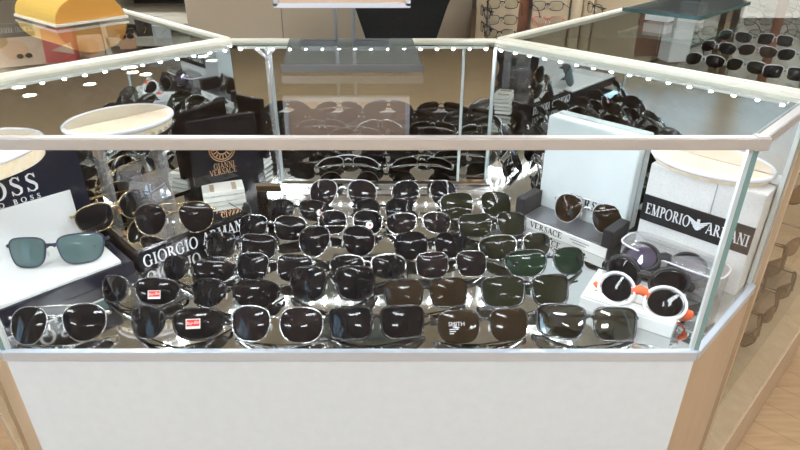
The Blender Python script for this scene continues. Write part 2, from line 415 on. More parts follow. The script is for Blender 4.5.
# glass corner edges
for p, m in ((F1, 'glass_edge'), (F0, 'glass_edge')):
    MB().box((p[0]-copysign(.001, p[0]), p[1]+.003, (DZ+RZ)/2-.004), (.006, .006, RZ-DZ-.012)).build('glass_corner', m, case)
    MB().box((p[0]-copysign(.0065, p[0]), p[1]+.0032, (DZ+RZ)/2-.004), (.005, .005, RZ-DZ-.012)).build('glass_corner', 'glass_edge_light', case)
MB().box((S1[0]-.010, S1[1]-.004, (DZ+RZ)/2), (.010, .006, RZ-DZ-.016), R(45)).build('glass_corner', 'glass_edge_light', case)
MB().tube([(-.245, 1.118, DZ+.012), (-.245, 1.118, RZ-.009)], .004).build('corner_post', 'clear_plastic', case, True)
vb = MB()
for s in (-1, 1): vb.ball((0, 0, 0), (.018, .004, .0055)); 
c0 = Vector((-.245, 1.112, RZ-.028)); vm = MB()
for s in (-1, 1): vm.tube([c0, c0+Vector((s*.010, -.002, .012)), c0+Vector((s*.019, -.003, .017))], [.002, .0045, .0022], flat=.7)
vm.build('clip', 'white_card', case, True)

# LED strips under the back rails
def led_strip(a, b, n, label, warm=()):
    t = thing('led_strip', label, 'LED strip', (0, 0, 0), 0, 'LED strips under the back rails')
    a = Vector(a); b = Vector(b); d = (b-a).normalized()
    MB().beam(a+d*.01, b-d*.01, .009, .003, RZ-.0095).build('tape', 'white_card', t)
    proto = None
    for i in range(n):
        p = a + (b-a)*(i+.5)/n
        if proto is None or (i == n//2 and False):
            proto = MB().box((0, 0, 0), (.004, .004, .0028), math.atan2(d.y, d.x)).build('led', 'led_glow', t); o = proto
        else: o = proto.copy(); C.objects.link(o)
        o.location = (p.x, p.y, RZ-.0138)
ii = inset(hexa, .017)
led_strip(ii[2], ii[3], 16, 'row of white LED dots under the right diagonal rail of the showcase')
led_strip(ii[3], ii[4], 16, 'row of white LED dots under the straight back rail of the showcase')
led_strip(ii[4], ii[5], 16, 'row of white LED dots under the left diagonal rail of the showcase')
fi = inset(hexa, .016)
led_strip(fi[0], fi[1], 28, 'row of white LED dots hidden behind the front rail, mirrored in the deck')

# ================================================================== WINGS
def wing(sgn, label):
    t = thing('wing_showcase', label, 'showcase', group='wing showcases')
    d = Vector((sgn*q, q)); L = 1.25
    a, b = (Vector(S1), Vector(B1)) if sgn > 0 else (Vector(S0), Vector(B0))
    a2, b2 = a+d*L, b+d*L
    g = d*.012
    def pr(ps, z0, z1, nm, m): return MB().prism([tuple(p) for p in (ps if sgn > 0 else ps[::-1])], z0, z1).build(nm, m, t)
    off = Vector((-sgn*q, q))*.02         # inwards from the customer face
    pr([a+g+off, a2+off, b2-off, b+g-off], 0, .20, 'plinth', 'beige_wood')
    pr([a+g, a2, b2, b+g], .20, .33, 'lower_panel', 'beige_wood')
    pr([a+g+off*.3, a2+off*.3, b2-off*.3, b+g-off*.3], .33, .336, 'lower_deck', 'beige_wood')
    pr([a+g*.2, a+g, b+g, b+g*.2], .33, RZ-.012, 'end_panel', 'cream')
    pr([a+g+off*.3, a+g*1.8+off*.3, b+g*1.8-off*.3, b+g-off*.3], .336, RZ-.012, 'end_liner', 'cream')
    pr([a+g+off*.05, a2+off*.05, a2+off*.3, a+g+off*.3], .336, RZ-.010, 'glass_pane', 'glass')
    pr([b+g-off*.3, b2-off*.3, b2-off*.05, b+g-off*.05], .336, RZ-.010, 'glass_pane', 'glass')
    pr([a+g*2+off*.7, a2+off*.7, b2-off*.7, b+g*2-off*.7], .775, .781, 'glass_shelf', 'glass')
    pr([a+g*2+off*.7, a2+off*.7, b2-off*.7, b+g*2-off*.7], .560, .566, 'glass_shelf', 'glass')
    pr([a+g*2+off*1.2, a2+off*1.2, b2-off*.7, b+g*2-off*.7], 1.066, 1.072, 'glass_shelf', 'glass')
    pr([a+g*2+off*1.05, a2+off*1.05, a2+off*1.2, a+g*2+off*1.2], 1.0655, 1.0725, 'shelf_edge', 'glass_edge_dark')
    pr([b+g*2-off*.7, b2-off*.7, b2-off*.5, b+g*2-off*.5], 1.0655, 1.0725, 'shelf_edge', 'glass_edge_dark')
    pr([a+g+off*.5, a2+off*.5, b2-off*.5, b+g-off*.5], RZ-.007, RZ-.001, 'glass_top', 'glass_top')
    for u, v in ((a+g, a2), (b+g*.6, b2), (a+g*1.1, b+g*1.1), (a2, b2)):
        MB().beam(u, v, .013, .013, RZ+.002).build('top_rail', 'alu_back', t, bevel=.0012)
    for p in (a2, b2, a+g, b+g): MB().box((p.x, p.y, (RZ+.33)/2-.005), (.012, .012, RZ-.33-.014), R(45)).build('post', 'beige_wood', t)
    return t
wing(1, 'glass wing showcase with pale wood base, angled away to the right')
wing(-1, 'glass wing showcase holding posters and cards, angled away to the left')

# ================================================================== SUNGLASSES
STY = dict(
    aviator=dict(a=.0300, b=.0262, n=2.25, tp=.38, to=.10, cx=.0360, R=.16, rim=.0007, fl=1., bump=.0035, dbl=True, th=.002),
    wrap=dict(a=.0335, b=.0212, n=2.5, tp=.25, to=.22, cx=.0365, R=.075, rim=.0016, fl=1.3, bump=.003, th=.0045),
    goggle=dict(a=.0330, b=.0265, n=2.8, tp=.30, to=.18, cx=.0370, R=.075, rim=.0022, fl=1.4, bump=.003, th=.006),
    rect=dict(a=.0305, b=.0215, n=3.8, tp=.16, to=.08, cx=.0350, R=.11, rim=.0018, fl=1.4, bump=.003, th=.0045),
    square=dict(a=.0290, b=.0225, n=3.2, tp=.18, to=.08, cx=.0345, R=.15, rim=.0007, fl=1., bump=.003, th=.0022),
    round=dict(a=.0295, b=.0238, n=2.5, tp=.16, to=.08, cx=.0345, R=.14, rim=.0011, fl=1.1, bump=.0035, th=.003),
    navigator=dict(a=.0315, b=.0215, n=3.2, tp=.30, to=.24, cx=.0365, R=.10, rim=.0013, fl=1.2, bump=.003, th=.003),
    optical=dict(a=.0260, b=.0165, n=3.2, tp=.15, to=.05, cx=.0330, R=.3, rim=.0013, fl=1., bump=.001, th=.002),
)
def outl(st, side, n=32, grow=0.):
    pts = []
    for k in range(n):
        th = 2*pi*k/n; c, s = cos(th), sin(th)
        X = (st['a']+grow)*copysign(abs(c)**(2/st['n']), c); Z = (st['b']+grow)*copysign(abs(s)**(2/st['n']), s)
        low = (st['b']-Z)/(2*st['b'])
        X *= 1 - (st['tp'] if X < 0 else st['to'])*low
        pts.append((side*(st['cx']+X), Z))
    return pts
PROTO = {}; ZMIN = {}
def glasses(style, fr='fr_black', lens='lens_black', temple='fold', half=False, rim_m=None):
    key = (style, fr, lens, temple, half, rim_m)
    if key in PROTO: return PROTO[key]
    st = STY[style]; fy = lambda x: x*x/(2*st['R'])
    zc = st['b']+.002; root = bpy.data.objects.new('sunglasses' if style != 'optical' else 'eyeglasses', None); C.objects.link(root)
    root.empty_display_size = .02
    N = 32
    for s in (-1, 1):
        ol = outl(st, s, N); mb = MB(); rings = [0, .3, .55, .78, .93, 1]
        cxl, czl = s*st['cx'], 0
        for layer, dy in ((0, 0.), (1, .0016)):
            mb.v.append((cxl, fy(cxl)-st['bump']+dy, zc))
            for r in rings[1:]:
                for x, z in ol:
                    xx = cxl+(x-cxl)*r; mb.v.append((xx, fy(xx)-st['bump']*(1-r*r)+dy, zc+z*r))
        per = 1+N*(len(rings)-1)
        for layer in (0, 1):
            o = layer*per
            for k in range(N): mb.f.append((o, o+1+k, o+1+(k+1) % N))
            for j in range(len(rings)-2):
                for k in range(N):
                    a_ = o+1+j*N; b_ = a_+N; mb.f.append((a_+k, b_+k, b_+(k+1) % N, a_+(k+1) % N))
        e0 = 1+(len(rings)-2)*N
        for k in range(N): mb.f.append((e0+k, per+e0+k, per+e0+(k+1) % N, e0+(k+1) % N))
        mb.build('lens', lens, root, True)
        ol2 = outl(st, s, N, st['rim']*.4)
        pts = [(x, fy(x)+.0006, zc+z) for x, z in ol2]
        rm = rim_m or fr
        if half: MB().tube([pts[k % N] for k in range(-1, N//2+2)], st['rim']*1.25, 6, False, st['fl'], up=(0, 1, 0)).build('rim', rm, root, True)
        else: MB().tube(pts, st['rim'], 6, True, st['fl'], up=(0, 1, 0)).build('rim', rm, root, True)
        # nose pad
        xi = s*(st['cx']-st['a']*(1-st['tp']*.4)-.0005)
        MB().ball((xi, .006, zc-.004), (.0015, .0025, .005), 8, 5).build('nose_pad', 'pad', root, True)
        # end piece and temple
        xo = s*(st['cx']+st['a']+.0015); yo = fy(xo); zh = zc+st['b']*.45
        xr = s*(st['cx']+st['a']*.93)
        MB().tube([(xr, fy(xr), zh), (xo, yo+.001, zh), (xo, yo+.007, zh)], [.0020, .0024, .0022], 6, flat=1.2).build('hinge', fr, root, True)
        th = st['th']; mb = MB()
        if temple == 'fold':
            yb = yo+.008+(.004 if s > 0 else 0)
            e = .003 if s > 0 else 0
            pts = [(xo, yb, zh), (xo*.6, yo*.45+.009+e, zh), (0, .011+e, zh-.001), (-xo*.5, .012+e, zh-.003), (-xo*.8, .014+e, zh-.010)]
            mb.tube(pts, [.0013, .0013, .0013, .0013, .0016], 6, flat=th/.0013*.5 if th > .0026 else 1.2)
        else:
            pts = [(xo, yo+.007, zh), (xo*1.01, yo+.05, zh+.001), (xo*.97, yo+.095, zh-.002), (xo*.93, yo+.118, zh-.014), (xo*.90, yo+.132, zh-.028)]
            mb.tube(pts, [.0013, .0013, .0013, .0015, .0015], 6, flat=th/.0013*.5 if th > .0026 else 1.2)
        mb.build('temple', fr, root, True)
    xi = st['cx']-st['a']*.97; zb = zc+st['b']*.32
    MB().tube([(-xi, fy(xi), zb), (-xi*.5, -.0015, zb+.0025), (0, -.002, zb+.003), (xi*.5, -.0015, zb+.0025), (xi, fy(xi), zb)], max(st['rim']*1.1, .0013), 6, flat=1.3).build('bridge', rim_m or fr, root, True)
    if st.get('dbl'):
        zt = zc+st['b']*.93; xt = st['cx']-st['a']*.35
        MB().tube([(-xt, fy(xt), zt), (-xt*.5, -.001, zt+.001), (0, -.0015, zt+.0012), (xt*.5, -.001, zt+.001), (xt, fy(xt), zt)], .0011, 6).build('brow_bar', rim_m or fr, root, True)
    PROTO[key] = [root, False]; return PROTO[key]
def verts_of(root):
    out = []
    for ch in root.children:
        out += [v.co for v in ch.data.vertices]
    return out
VC = {}
def place(pos, zsurf, label, style='wrap', fr='fr_black', lens='lens_black', temple='fold', half=False, rim_m=None,
          yaw=0, tilt=34, sc=1., group='sunglasses on the showcase deck', cat='sunglasses', roll=0, fixed_z=None):
    pr = glasses(style, fr, lens, temple, half, rim_m); key = id(pr)
    if key not in VC: VC[key] = verts_of(pr[0])
    if not pr[1]: root = pr[0]; pr[1] = True
    else: root = copy_tree(pr[0])
    for ch in list(root.children):            # stickers never carry over
        if ch.name.split('.')[0] in ('sticker', 'lens_lettering'):
            for c2 in list(ch.children): bpy.data.objects.remove(c2)
            bpy.data.objects.remove(ch)
    rot = Matrix.Rotation(R(yaw), 4, 'Z') @ Matrix.Rotation(R(roll), 4, 'Y') @ Matrix.Rotation(R(-tilt), 4, 'X')
    zm = min((rot @ v).z for v in VC[key])*sc
    root.rotation_euler = rot.to_euler(); root.scale = (sc,)*3
    root.location = (pos[0], pos[1], (zsurf-zm+.0002) if fixed_z is None else fixed_z)
    tag(root, label, cat, group); root['_s'] = style
    return root
def lens_frame(root, side, dx=0, dz=0, ang=0):
    st = STY[root['_s']]; x = side*st['cx']+dx; zz = dz
    r = math.hypot(dx/st['a'], dz/st['b'])
    y = x*x/(2*st['R'])-st['bump']*(1-r*r)
    nx = x/st['R']
    return Tr(x, y-.0012, st['b']+.002+dz) @ Matrix.Rotation(nx*.9, 4, 'Z') @ Matrix.Rotation(R(ang), 4, 'Y')
def logo_sticker(root, side, dx=0, dz=0, ang=-4):
    Mx = lens_frame(root, side, dx, dz, ang); st = MB()
    st.prismM([(-.0095, -.0068), (.0095, -.0068), (.0095, .0068), (-.0095, .0068)], .0004, Mx)
    s = st.build('sticker', 'sticker_white', root)
    Mx2 = Mx @ Tr(0, -.0004, .0012)
    MB().prismM([(-.0086, -.0046), (.0086, -.0046), (.0086, .0046), (-.0086, .0046)], .0002, Mx2).build('red_field', 'red', s)
    sans('logo_script', 'Ray-Ban', .0056, 'sticker_white', s, Mx2 @ Tr(0, -.0004, 0) @ Matrix.Rotation(R(-6), 4, 'Y'), .35, .0001)
    return s
def round_sticker(root, side, dx=0, dz=0):
    Mx = lens_frame(root, side, dx, dz)
    s = MB().prismM([(.0072*cos(2*pi*k/24), .0072*sin(2*pi*k/24)) for k in range(24)], .0004, Mx).build('sticker', 'sticker_white', root)
    MB().prismM([(-.0012, .0024), (-.0006, -.0030), (.0036, -.0006), (.0030, .0026)], .0002, Mx @ Tr(0, -.0004, 0)).build('red_mark', 'red', s)

ZL = DZ+.025
def deck(px, py, wpx, label, **k):
    p = P(px, py, ZL); st = STY[k.get('style', 'wrap')]
    zc = p.y/cos(PITCH+atan((py-225)/FPX))*cos(atan((py-225)/FPX))
    wid = wpx*zc/FPX; sc = wid/(2*(st['cx']+st['a']+.003)); sc = max(.86, min(1.14, sc))
    p.y = max(p.y-.013, .628)
    return place(p, DZ, label, sc=sc, **k)

# front row, left to right
deck(54, 326, 99, 'silver-rimmed black aviator sunglasses, leftmost in the front row by the black stand', style='aviator', fr='fr_silver', yaw=6)
g = deck(167, 327, 106, 'black wraparound sunglasses with a red sticker, second from left in the front row', style='wrap', yaw=-4)
logo_sticker(g, 1, -.003, .001)
deck(274, 325, 99, 'black rounded sunglasses with silver rims, third from left in the front row', style='round', fr='fr_silver', lens='lens_smoke', yaw=-3)
deck(377, 324, 101, 'black square-lensed plastic sunglasses, middle of the front row', style='rect', yaw=2)
g = deck(486, 327, 98, 'brown-lensed rimless sunglasses with white lettering on the left lens, front row', style='square', fr='fr_gun', lens='lens_brown', yaw=4, half=True)
Mx = lens_frame(g, -1, -.004, .004)
s = sans('lens_lettering', 'SMITH', .0080, 'lettering', g, Mx)
for k in range(3): MB().prismM([(-.010, -.0075-.0028*k), (.002-.003*k, -.0075-.0028*k), (.002-.003*k, -.0065-.0028*k), (-.010, -.0065-.0028*k)], .0003, Mx).build('fine_print', 'lettering', s)
deck(590, 329, 105, 'grey gradient square sunglasses in thin dark frames, right end of the front row', style='rect', fr='fr_gun', lens='lens_gradient', yaw=-6)
# second row
g = deck(131, 290, 90, 'black sunglasses with a red sticker on the right lens, left end of the second row', style='wrap', rim_m='fr_gun', yaw=-6)
logo_sticker(g, 1, .0, -.005)
deck(229, 294, 97, 'black curved sport sunglasses, second from left in the second row', style='wrap', half=True, yaw=-3)
deck(331, 288, 92, 'large black shield-like sunglasses, centre of the second row', style='goggle', yaw=1)
deck(427, 293, 88, 'brown-black rectangular sunglasses, fourth from left in the second row', style='rect', lens='lens_brown', yaw=3)
deck(529, 292, 94, 'dark olive rectangular sunglasses, right end of the second row beside the white carton', style='rect', lens='lens_olive', yaw=4, fr='fr_gun')
# third row
deck(190, 268, 80, 'black half-rim sunglasses in front of the silver lettering, left end of the third row', style='wrap', half=True, yaw=-8)
deck(272, 266, 82, 'black square sunglasses in thin silver frames, second from left in the third row', style='square', fr='fr_silver', yaw=-3)
deck(368, 266, 84, 'black half-rim sunglasses, centre of the third row behind the shield-like pair', style='wrap', rim_m='fr_silver', half=True, yaw=2)
deck(453, 262, 76, 'dark square aviators with silver double bridge, fourth in the third row', style='square', fr='fr_silver', lens='lens_smoke', yaw=4)
deck(551, 263, 90, 'green-lensed wraparound sunglasses, right end of the third row', style='wrap', lens='lens_green', rim_m='fr_gun', yaw=6)
# fourth row
deck(237, 245, 76, 'black rectangular sunglasses at the left of the fourth row beside the lettered tray', style='rect', yaw=-6, rim_m='fr_gun')
deck(336, 242, 82, 'black teardrop aviators with silver rims, second in the fourth row', style='aviator', fr='fr_silver', yaw=0)
deck(432, 245, 78, 'black rounded sunglasses, third from left in the fourth row', style='round', yaw=3)
deck(521, 246, 82, 'dark smoky wrap sunglasses, right end of the fourth row in front of the white label', style='wrap', lens='lens_olive', rim_m='fr_silver', yaw=8)
# fifth row
deck(270, 226, 72, 'black thin-framed sunglasses, left end of the fifth row', style='square', fr='fr_silver', yaw=-4)
g = deck(350, 221, 68, 'black sunglasses with a round white sticker, second in the fifth row', style='round', fr='fr_silver', yaw=1)
round_sticker(g, 1, .004, -.006)
deck(420, 222, 70, 'wine-brown lensed sunglasses, third from left in the fifth row', style='wrap', lens='lens_smoke', rim_m='fr_silver', yaw=3)
deck(495, 224, 72, 'olive-brown rectangular sunglasses, right end of the fifth row', style='rect', lens='lens_olive', fr='fr_gun', yaw=5)
# sixth row
g = deck(296, 209, 66, 'black sunglasses with a round white sticker, left end of the sixth row', style='wrap', yaw=-3)
round_sticker(g, 1, .012, -.004)
deck(478, 205, 76, 'dark square sunglasses in silver rims, right end of the sixth row by the black block', style='square', fr='fr_silver', lens='lens_olive', yaw=5)
deck(383, 208, 60, 'black small rounded sunglasses, middle of the sixth row', style='round', yaw=2)
# back row
deck(342, 194, 72, 'smoke-lensed aviators with a white bridge, left of the back row at the mirror', style='aviator', fr='fr_silver', lens='lens_smoke', rim_m='fr_white', yaw=-2)
deck(425, 194, 70, 'black aviators with silver rims, right of the back row at the mirror', style='aviator', fr='fr_silver', yaw=2)

# ================================================================== LEFT STANDS (parallel to the left mirror)
def left_frame(s, d): # s along the mirror from S0 corner, d out from it
    return (S0[0]+.006*q + q*s + q*d, S0[1]-.006*q + q*s - q*d)
# stand with white panel
bw = .272; s0 = -.065
x, y = left_frame(s0+bw/2, 0)
lb = thing('display_stand', 'black display stand with a white panel and large silver letters, far left', 'display stand', (x, y, DZ), R(45), 'brand display stands')
D = .152; H = .178
MB().box((0, -D/2, .011), (bw, D, .022)).build('base', 'navy_black', lb, bevel=.001)
MB().box((0, -.0075, .022+(H-.022)/2), (bw, .011, H-.022)).build('backboard', 'navy_black', lb, bevel=.001)
MB().box((-.006, -.0150, .024+.085/2), (bw-.04, .004, .085)).build('inset_panel', 'white_card', lb)
MB().box((-.006, -.017-(D-.022)/2, .0250), (bw-.02, D-.022, .006)).build('ledge', 'white_card', lb, bevel=.001)
lettering('letters', 'BOSS', .030, 'lettering', lb, Tr(.024, -.0131, .138), spacing=.12, width=.098)
lettering('letters', 'HUGO BOSS', .008, 'lettering', lb, Tr(.022, -.0131, .114), spacing=.5, width=.100)
place(P(52, 260, DZ+.045), DZ+.0285, 'navy metal sunglasses with green-grey lenses, on the white ledge of the far left stand', style='navigator', fr='fr_navy', lens='lens_teal', yaw=10, tilt=20, sc=1.04, group='sunglasses on display stands')
# mirrored tray stand
s1 = s0+bw+.006; aw = .205
x, y = left_frame(s1+aw/2, 0)
la = thing('display_tray', 'mirror-topped black display tray with silver letters on its front edge, left of the rows', 'display tray', (x, y, DZ), R(45), 'brand display stands')
MB().box((0, -.080, .015), (aw, .152, .030)).build('base', 'black_gloss', la, bevel=.001)
MB().box((0, -.076, .0315), (aw-.012, .136, .003)).build('mirror_top', 'mirror', la)
lettering('letters', 'GIORGIO ARMANI', .021, 'lettering', la, Tr(0, -.1562, .0155), width=.19)
place(P(172, 224, DZ+.055), DZ+.033, 'gold-grey aviators lying on the mirror-topped tray at the left', style='aviator', fr='fr_gold', lens='lens_smoke', yaw=8, tilt=22, sc=.98, group='sunglasses on display stands')
cr = thing('acrylic_block', 'clear faceted acrylic block standing on the mirrored tray', 'acrylic block', la.matrix_basis @ Vector((-.018, -.033, .033)), R(30))
m_ = MB(); m_.lathe([(.035, 0), (.035, .012), (.030, .018), (.033, .05), (.028, .066), (.020, .066)], n=4); m_.build('block', 'crystal', cr, bevel=.003)
MB().lathe([(.018, .012), (.022, .03), (.018, .055)], n=6).build('core', 'crystal', cr)
tl = place(la.matrix_basis @ Vector((-.078, -.042, 0)), DZ+.033, 'round sunglasses with orange nose pads turned sideways beside the acrylic block', style='round', fr='fr_gold', lens='lens_black', yaw=52, tilt=8, group='sunglasses on display stands')
for ch in tl.children:
    if ch.name.startswith('nose_pad'): ch.data = ch.data.copy(); ch.data.materials[0] = M['orange']
# gold lettered black panel on a white slatted riser
pa = Vector((-.385, 1.025)); pb = Vector((-.275, 1.092)); pc = (pa+pb)/2; an = math.atan2(pb.y-pa.y, pb.x-pa.x)
gv = thing('logo_panel', 'black upright panel with copper letters and a round crest, by the back left mirror', 'logo panel', (pc.x, pc.y, DZ), an, 'brand display stands')
pw = (pb-pa).length
MB().box((0, 0, .1125), (pw, .012, .125)).build('panel', 'black_gloss', gv, bevel=.001)
MB().box((0, .012, .025), (pw*.8, .02, .05)).build('foot', 'black_gloss', gv)
lettering('letters', 'GIANNI', .011, 'lettering_copper', gv, Tr(-.006, -.0061, .084), width=.040)
lettering('letters', 'VERSACE', .011, 'lettering_copper', gv, Tr(-.009, -.0061, .072), width=.052)
ring = MB()
for r in (.024, .020, .010):
    ring.tube([(-.006+r*cos(2*pi*k/32), -.0062, .116+r*sin(2*pi*k/32)) for k in range(32)], .0011, 5, True, up=(0, 1, 0))
for k in range(16): ring.tube([(-.006+.012*cos(2*pi*k/16), -.0062, .116+.012*sin(2*pi*k/16)), (-.006+.018*cos(2*pi*k/16), -.0062, .116+.018*sin(2*pi*k/16))], .0011, 5, up=(0, 1, 0))
ring.build('crest', 'lettering_copper', gv)
p = P(224, 206, DZ+.02)
sl = thing('slatted_riser', 'small white slatted riser below the copper lettered panel', 'riser', (p.x, p.y+.01, DZ), an-R(12))
for k in range(5): MB().box((0, .002*k, .006+.0105*k), (.075, .045, .008)).build('slat', 'slat_white', sl, bevel=.0008)
MB().box((-.02, .004, .028), (.008, .030, .052)).box((.02, .004, .028), (.008, .030, .052)).build('spacer', 'tan_dark', sl)
b_ = MB().lathe([(.008, 0), (.008, .022), (.005, .026), (.005, .03)], n=16).build('stopper', 'black', None, True, loc=(P(247, 212, DZ+.012).x, P(247, 212, DZ+.012).y, DZ))
tag(b_, 'small black upright peg standing right of the white slatted riser', 'peg')

# half-oval wooden trays lying on the stands
def oval(w_, d_, n=28, p=2.0):
    pts = [(-w_, 0)]
    for k in range(n+1):
        th = pi + pi*k/n; pts.append((w_*copysign(abs(cos(th))**(2/p), cos(th)), d_*sin(th)))
    return pts[1:]
def wood_tray(loc, rz, w_, d_, label, h=.020):
    t = thing('half_oval_tray', label, 'tray', loc, rz, 'half-oval wooden trays')
    MB().prism(oval(w_, d_), 0, h).build('body', 'wood_gold', t, bevel=.003)
    MB().prism(oval(w_*.97, d_*.96), h, h+.0015).build('top_face', 'pale_wood', t)
    rim = oval(w_+.001, d_+.001); MB().tube([(x, y, h-.001) for x, y in rim], .004, 8).build('rim', 'fr_white', t, True)
    return t
x, y = left_frame(s0+.10, .0008)
wood_tray((x, y, DZ+H), R(45), .130, .088, 'pale wooden half-oval tray lying on top of the far left black stand', .028)
# crystal-edged tray held by a clear pillar behind the mirrored tray
x, y = left_frame(s1+.075, .0012)
pil = thing('riser', 'clear acrylic riser carrying the second wooden tray on the left', 'riser', (x, y, DZ+.033), R(45))
MB().box((-.045, -.012, .072), (.006, .022, .144)).build('panel', 'clear_plastic', pil); MB().box((.055, -.012, .072), (.006, .022, .144)).build('panel', 'clear_plastic', pil)
MB().box((.005, -.012, .1455), (.11, .03, .003)).build('shelf', 'clear_plastic', pil)
t2 = wood_tray((x, y, DZ+.033+.147), R(45), .085, .070, 'pale wooden half-oval tray with crystal studs, second from the left')
for k in range(14):
    a = pi+pi*(k+2.5)/18; MB().ball((.088*cos(a), .073*sin(a), .006), .004, 6, 4).build('crystal_stud', 'crystal', t2)

# ================================================================== RIGHT STANDS (parallel to the right mirror)
def right_frame(s, d): # s along mirror from B1, d out from it
    return (B1[0]+q*s-q*(d+.006), B1[1]-q*s-q*(d+.006))
vw = .190; vs = .135
x, y = right_frame(vs+vw/2, 0)
vt = thing('display_stand', 'black display stand with a frosted white back and a white label strip, right of centre', 'display stand', (x, y, DZ), R(-45), 'brand display stands')
VD = .084
MB().box((0, -VD/2, .009), (vw, VD, .018)).build('base', 'charcoal', vt, bevel=.001)
MB().box((0, -.013, .105), (vw-.020, .022, .174)).build('frosted_back', 'frost_panel', vt, bevel=.0015)
for s in (-1, 1): MB().box((s*(vw/2-.009), -.056, .0345), (.018, .058, .033)).build('side_block', 'charcoal', vt, bevel=.001)
MB().box((0, -VD-.0012, .0095), (vw-.012, .003, .018)).build('label_strip', 'white_card', vt)
lettering('letters', 'VERSACE', .011, 'lettering_black', vt, Tr(-.026, -VD-.0028, .0105), width=.066)
for k in range(2): MB().box((.040, -VD-.0028, .012-.005*k), (.036-.010*k, .0008, .0014)).build('fine_print', 'steel_grey', vt)
lettering('letters', 'VERSACE', .020, 'lettering_black', vt, Tr(.026, -.0241, .052), width=.095)
MB().box((0, -.054, .0190), (vw-.040, .056, .002)).build('mirror_pad', 'steel_grey', vt)
place(P(584, 216, DZ+.045), DZ+.020, 'white-rimmed brown aviators lying on the black stand with the frosted back', style='aviator', fr='fr_silver', lens='lens_brown', rim_m='fr_white', yaw=-36, tilt=22, sc=.94, group='sunglasses on display stands')
# white box with the black name band
ew = .164; es = .346
x, y = right_frame(es+ew/2, 0)
em = thing('display_box', 'white speckled display box with a black name band, at the right end', 'display box', (x, y, DZ), R(-45), 'brand display stands')
EH = .168; ED = .044
MB().box((0, -ED/2-.002, EH/2), (ew, ED, EH)).build('box', 'white_speck', em, bevel=.0015)
EZ = .094
MB().box((0, -ED-.0030, EZ), (ew-.001, .002, .044)).build('name_band', 'black', em)
lettering('letters', 'EMPORIO', .018, 'lettering', em, Tr(-.040, -ED-.0040, EZ), width=.070)
lettering('letters', 'ARMANI', .018, 'lettering', em, Tr(.049, -ED-.0040, EZ), width=.060)
eg = MB(); Me = Tr(.006, -ED-.0040, EZ)
for s in (-1, 1):
    for k in range(4): eg.prismM([(0, .002-.003*k), (s*(.017-.0035*k), .010-.0045*k), (s*(.016-.0035*k), .0075-.0045*k), (0, -.0005-.003*k)][::s], .0006, Me)
eg.prismM([(-.002, .009), (.002, .009), (.0025, -.009), (-.0025, -.009)], .0007, Me); eg.build('emblem', 'lettering', em)
MB().box((.018, -ED-.0022, .135), (.0008, .001, .06)).build('seam', 'steel_grey', em)
wood_tray((*right_frame(es+ew/2-.012, .002), DZ+EH), R(-45), .084, .060, 'pale wooden half-oval tray lying on top of the white name box', .012)

# ================================================================== RIGHT FRONT: carton and goggles
F = Vector((.368, .643)); ux = Vector((-.84, .54)).normalized(); vx = Vector((-ux.y*-1, ux.x*-1)); vx = Vector((.54, .84)).normalized()
cc = F + ux*.064 + vx*.045
ct = thing('carton', 'flat white open carton under the goggles, front right corner', 'carton', (cc.x, cc.y, DZ), math.atan2(-ux.y, -ux.x))
MB().box((0, 0, .0105), (.128, .090, .021)).build('tray', 'white_card', ct, bevel=.001)
MB().box((0, -.020, .0215), (.120, .004, .0012)).build('fold_line', 'tan_dark', ct)
MB().box((.0, -.034, .0225), (.124, .020, .002)).build('flap', 'white_card', ct)
def goggles(label, loc, rz, tilt, cup, lens, bridge, strap, strap2=None, sc=1., roll=0):
    t = thing('swim_goggles', label, 'goggles', loc, 0, 'swim goggles')
    t.rotation_euler = (Matrix.Rotation(rz, 4, 'Z') @ Matrix.Rotation(roll, 4, 'Y') @ Matrix.Rotation(-tilt, 4, 'X')).to_euler(); t.scale = (sc,)*3
    for s in (-1, 1):
        ol = [(s*.034+.027*cos(2*pi*k/28)*(1.0), .0235*sin(2*pi*k/28)+.0035*cos(2*pi*k/28)*s) for k in range(28)]
        cy = lambda x: abs(x)**2*5.5
        mb = MB()
        for dy, g_ in ((-.004, .82), (-.003, 1.0), (.006, 1.10), (.014, 1.13)):
            for x, z in ol: xx = s*.034+(x-s*.034)*g_; mb.v.append((xx, cy(xx)+dy, z*g_+.022))
        for j in range(3):
            for k in range(28): mb.f.append((j*28+k, j*28+(k+1) % 28, (j+1)*28+(k+1) % 28, (j+1)*28+k))
        mb.build('cup', cup, t, True)
        MB().tube([(s*.034+(x-s*.034)*1.0, cy(x)-.003, z+.022) for x, z in ol], .0022, 6, True, up=(0, 1, 0)).build('rim', 'fr_white' if cup == 'clear_plastic' else 'charcoal', t, True)
        le = MB(); le.v.append((s*.034, cy(.034)-.0055, .022)); le.f = []
        for x, z in ol: xx = s*.034+(x-s*.034)*.84; le.v.append((xx, cy(xx)-.0035, z*.84+.022))
        for k in range(28): le.f.append((0, 1+k, 1+(k+1) % 28))
        le.build('lens', lens, t, True)
        MB().tube([(s*.060, cy(.060)+.004, .022), (s*.068, cy(.060)+.010, .022), (s*.066, .036, .021)], [.004, .0045, .004], 8, flat=1.7).build('strap_clip', bridge, t, True)
    MB().tube([(-.012, .002, .024), (-.006, -.002, .027), (0, -.0035, .028), (.006, -.002, .027), (.012, .002, .024)], .0045, 8, flat=1.5).build('nose_bridge', bridge, t, True)
    pts = [(.066*cos(a)*(1+.05*sin(a)), .036+.016*sin(a), .020-.003*sin(a)) for a in [pi*k/18 for k in range(19)]]
    MB().tube(pts, .0016, 6, flat=3.2).build('strap', strap, t, True)
    return t
base = ct.location
p = P(638, 297, DZ+.045)
goggles('clear swim goggles with red bridge and straps, lying on the white carton', (p.x, p.y, DZ+.0245), R(-33), R(46), 'clear_plastic', 'lens_black', 'red_orange', 'red_orange', sc=.98)
p = P(652, 272, DZ+.05)
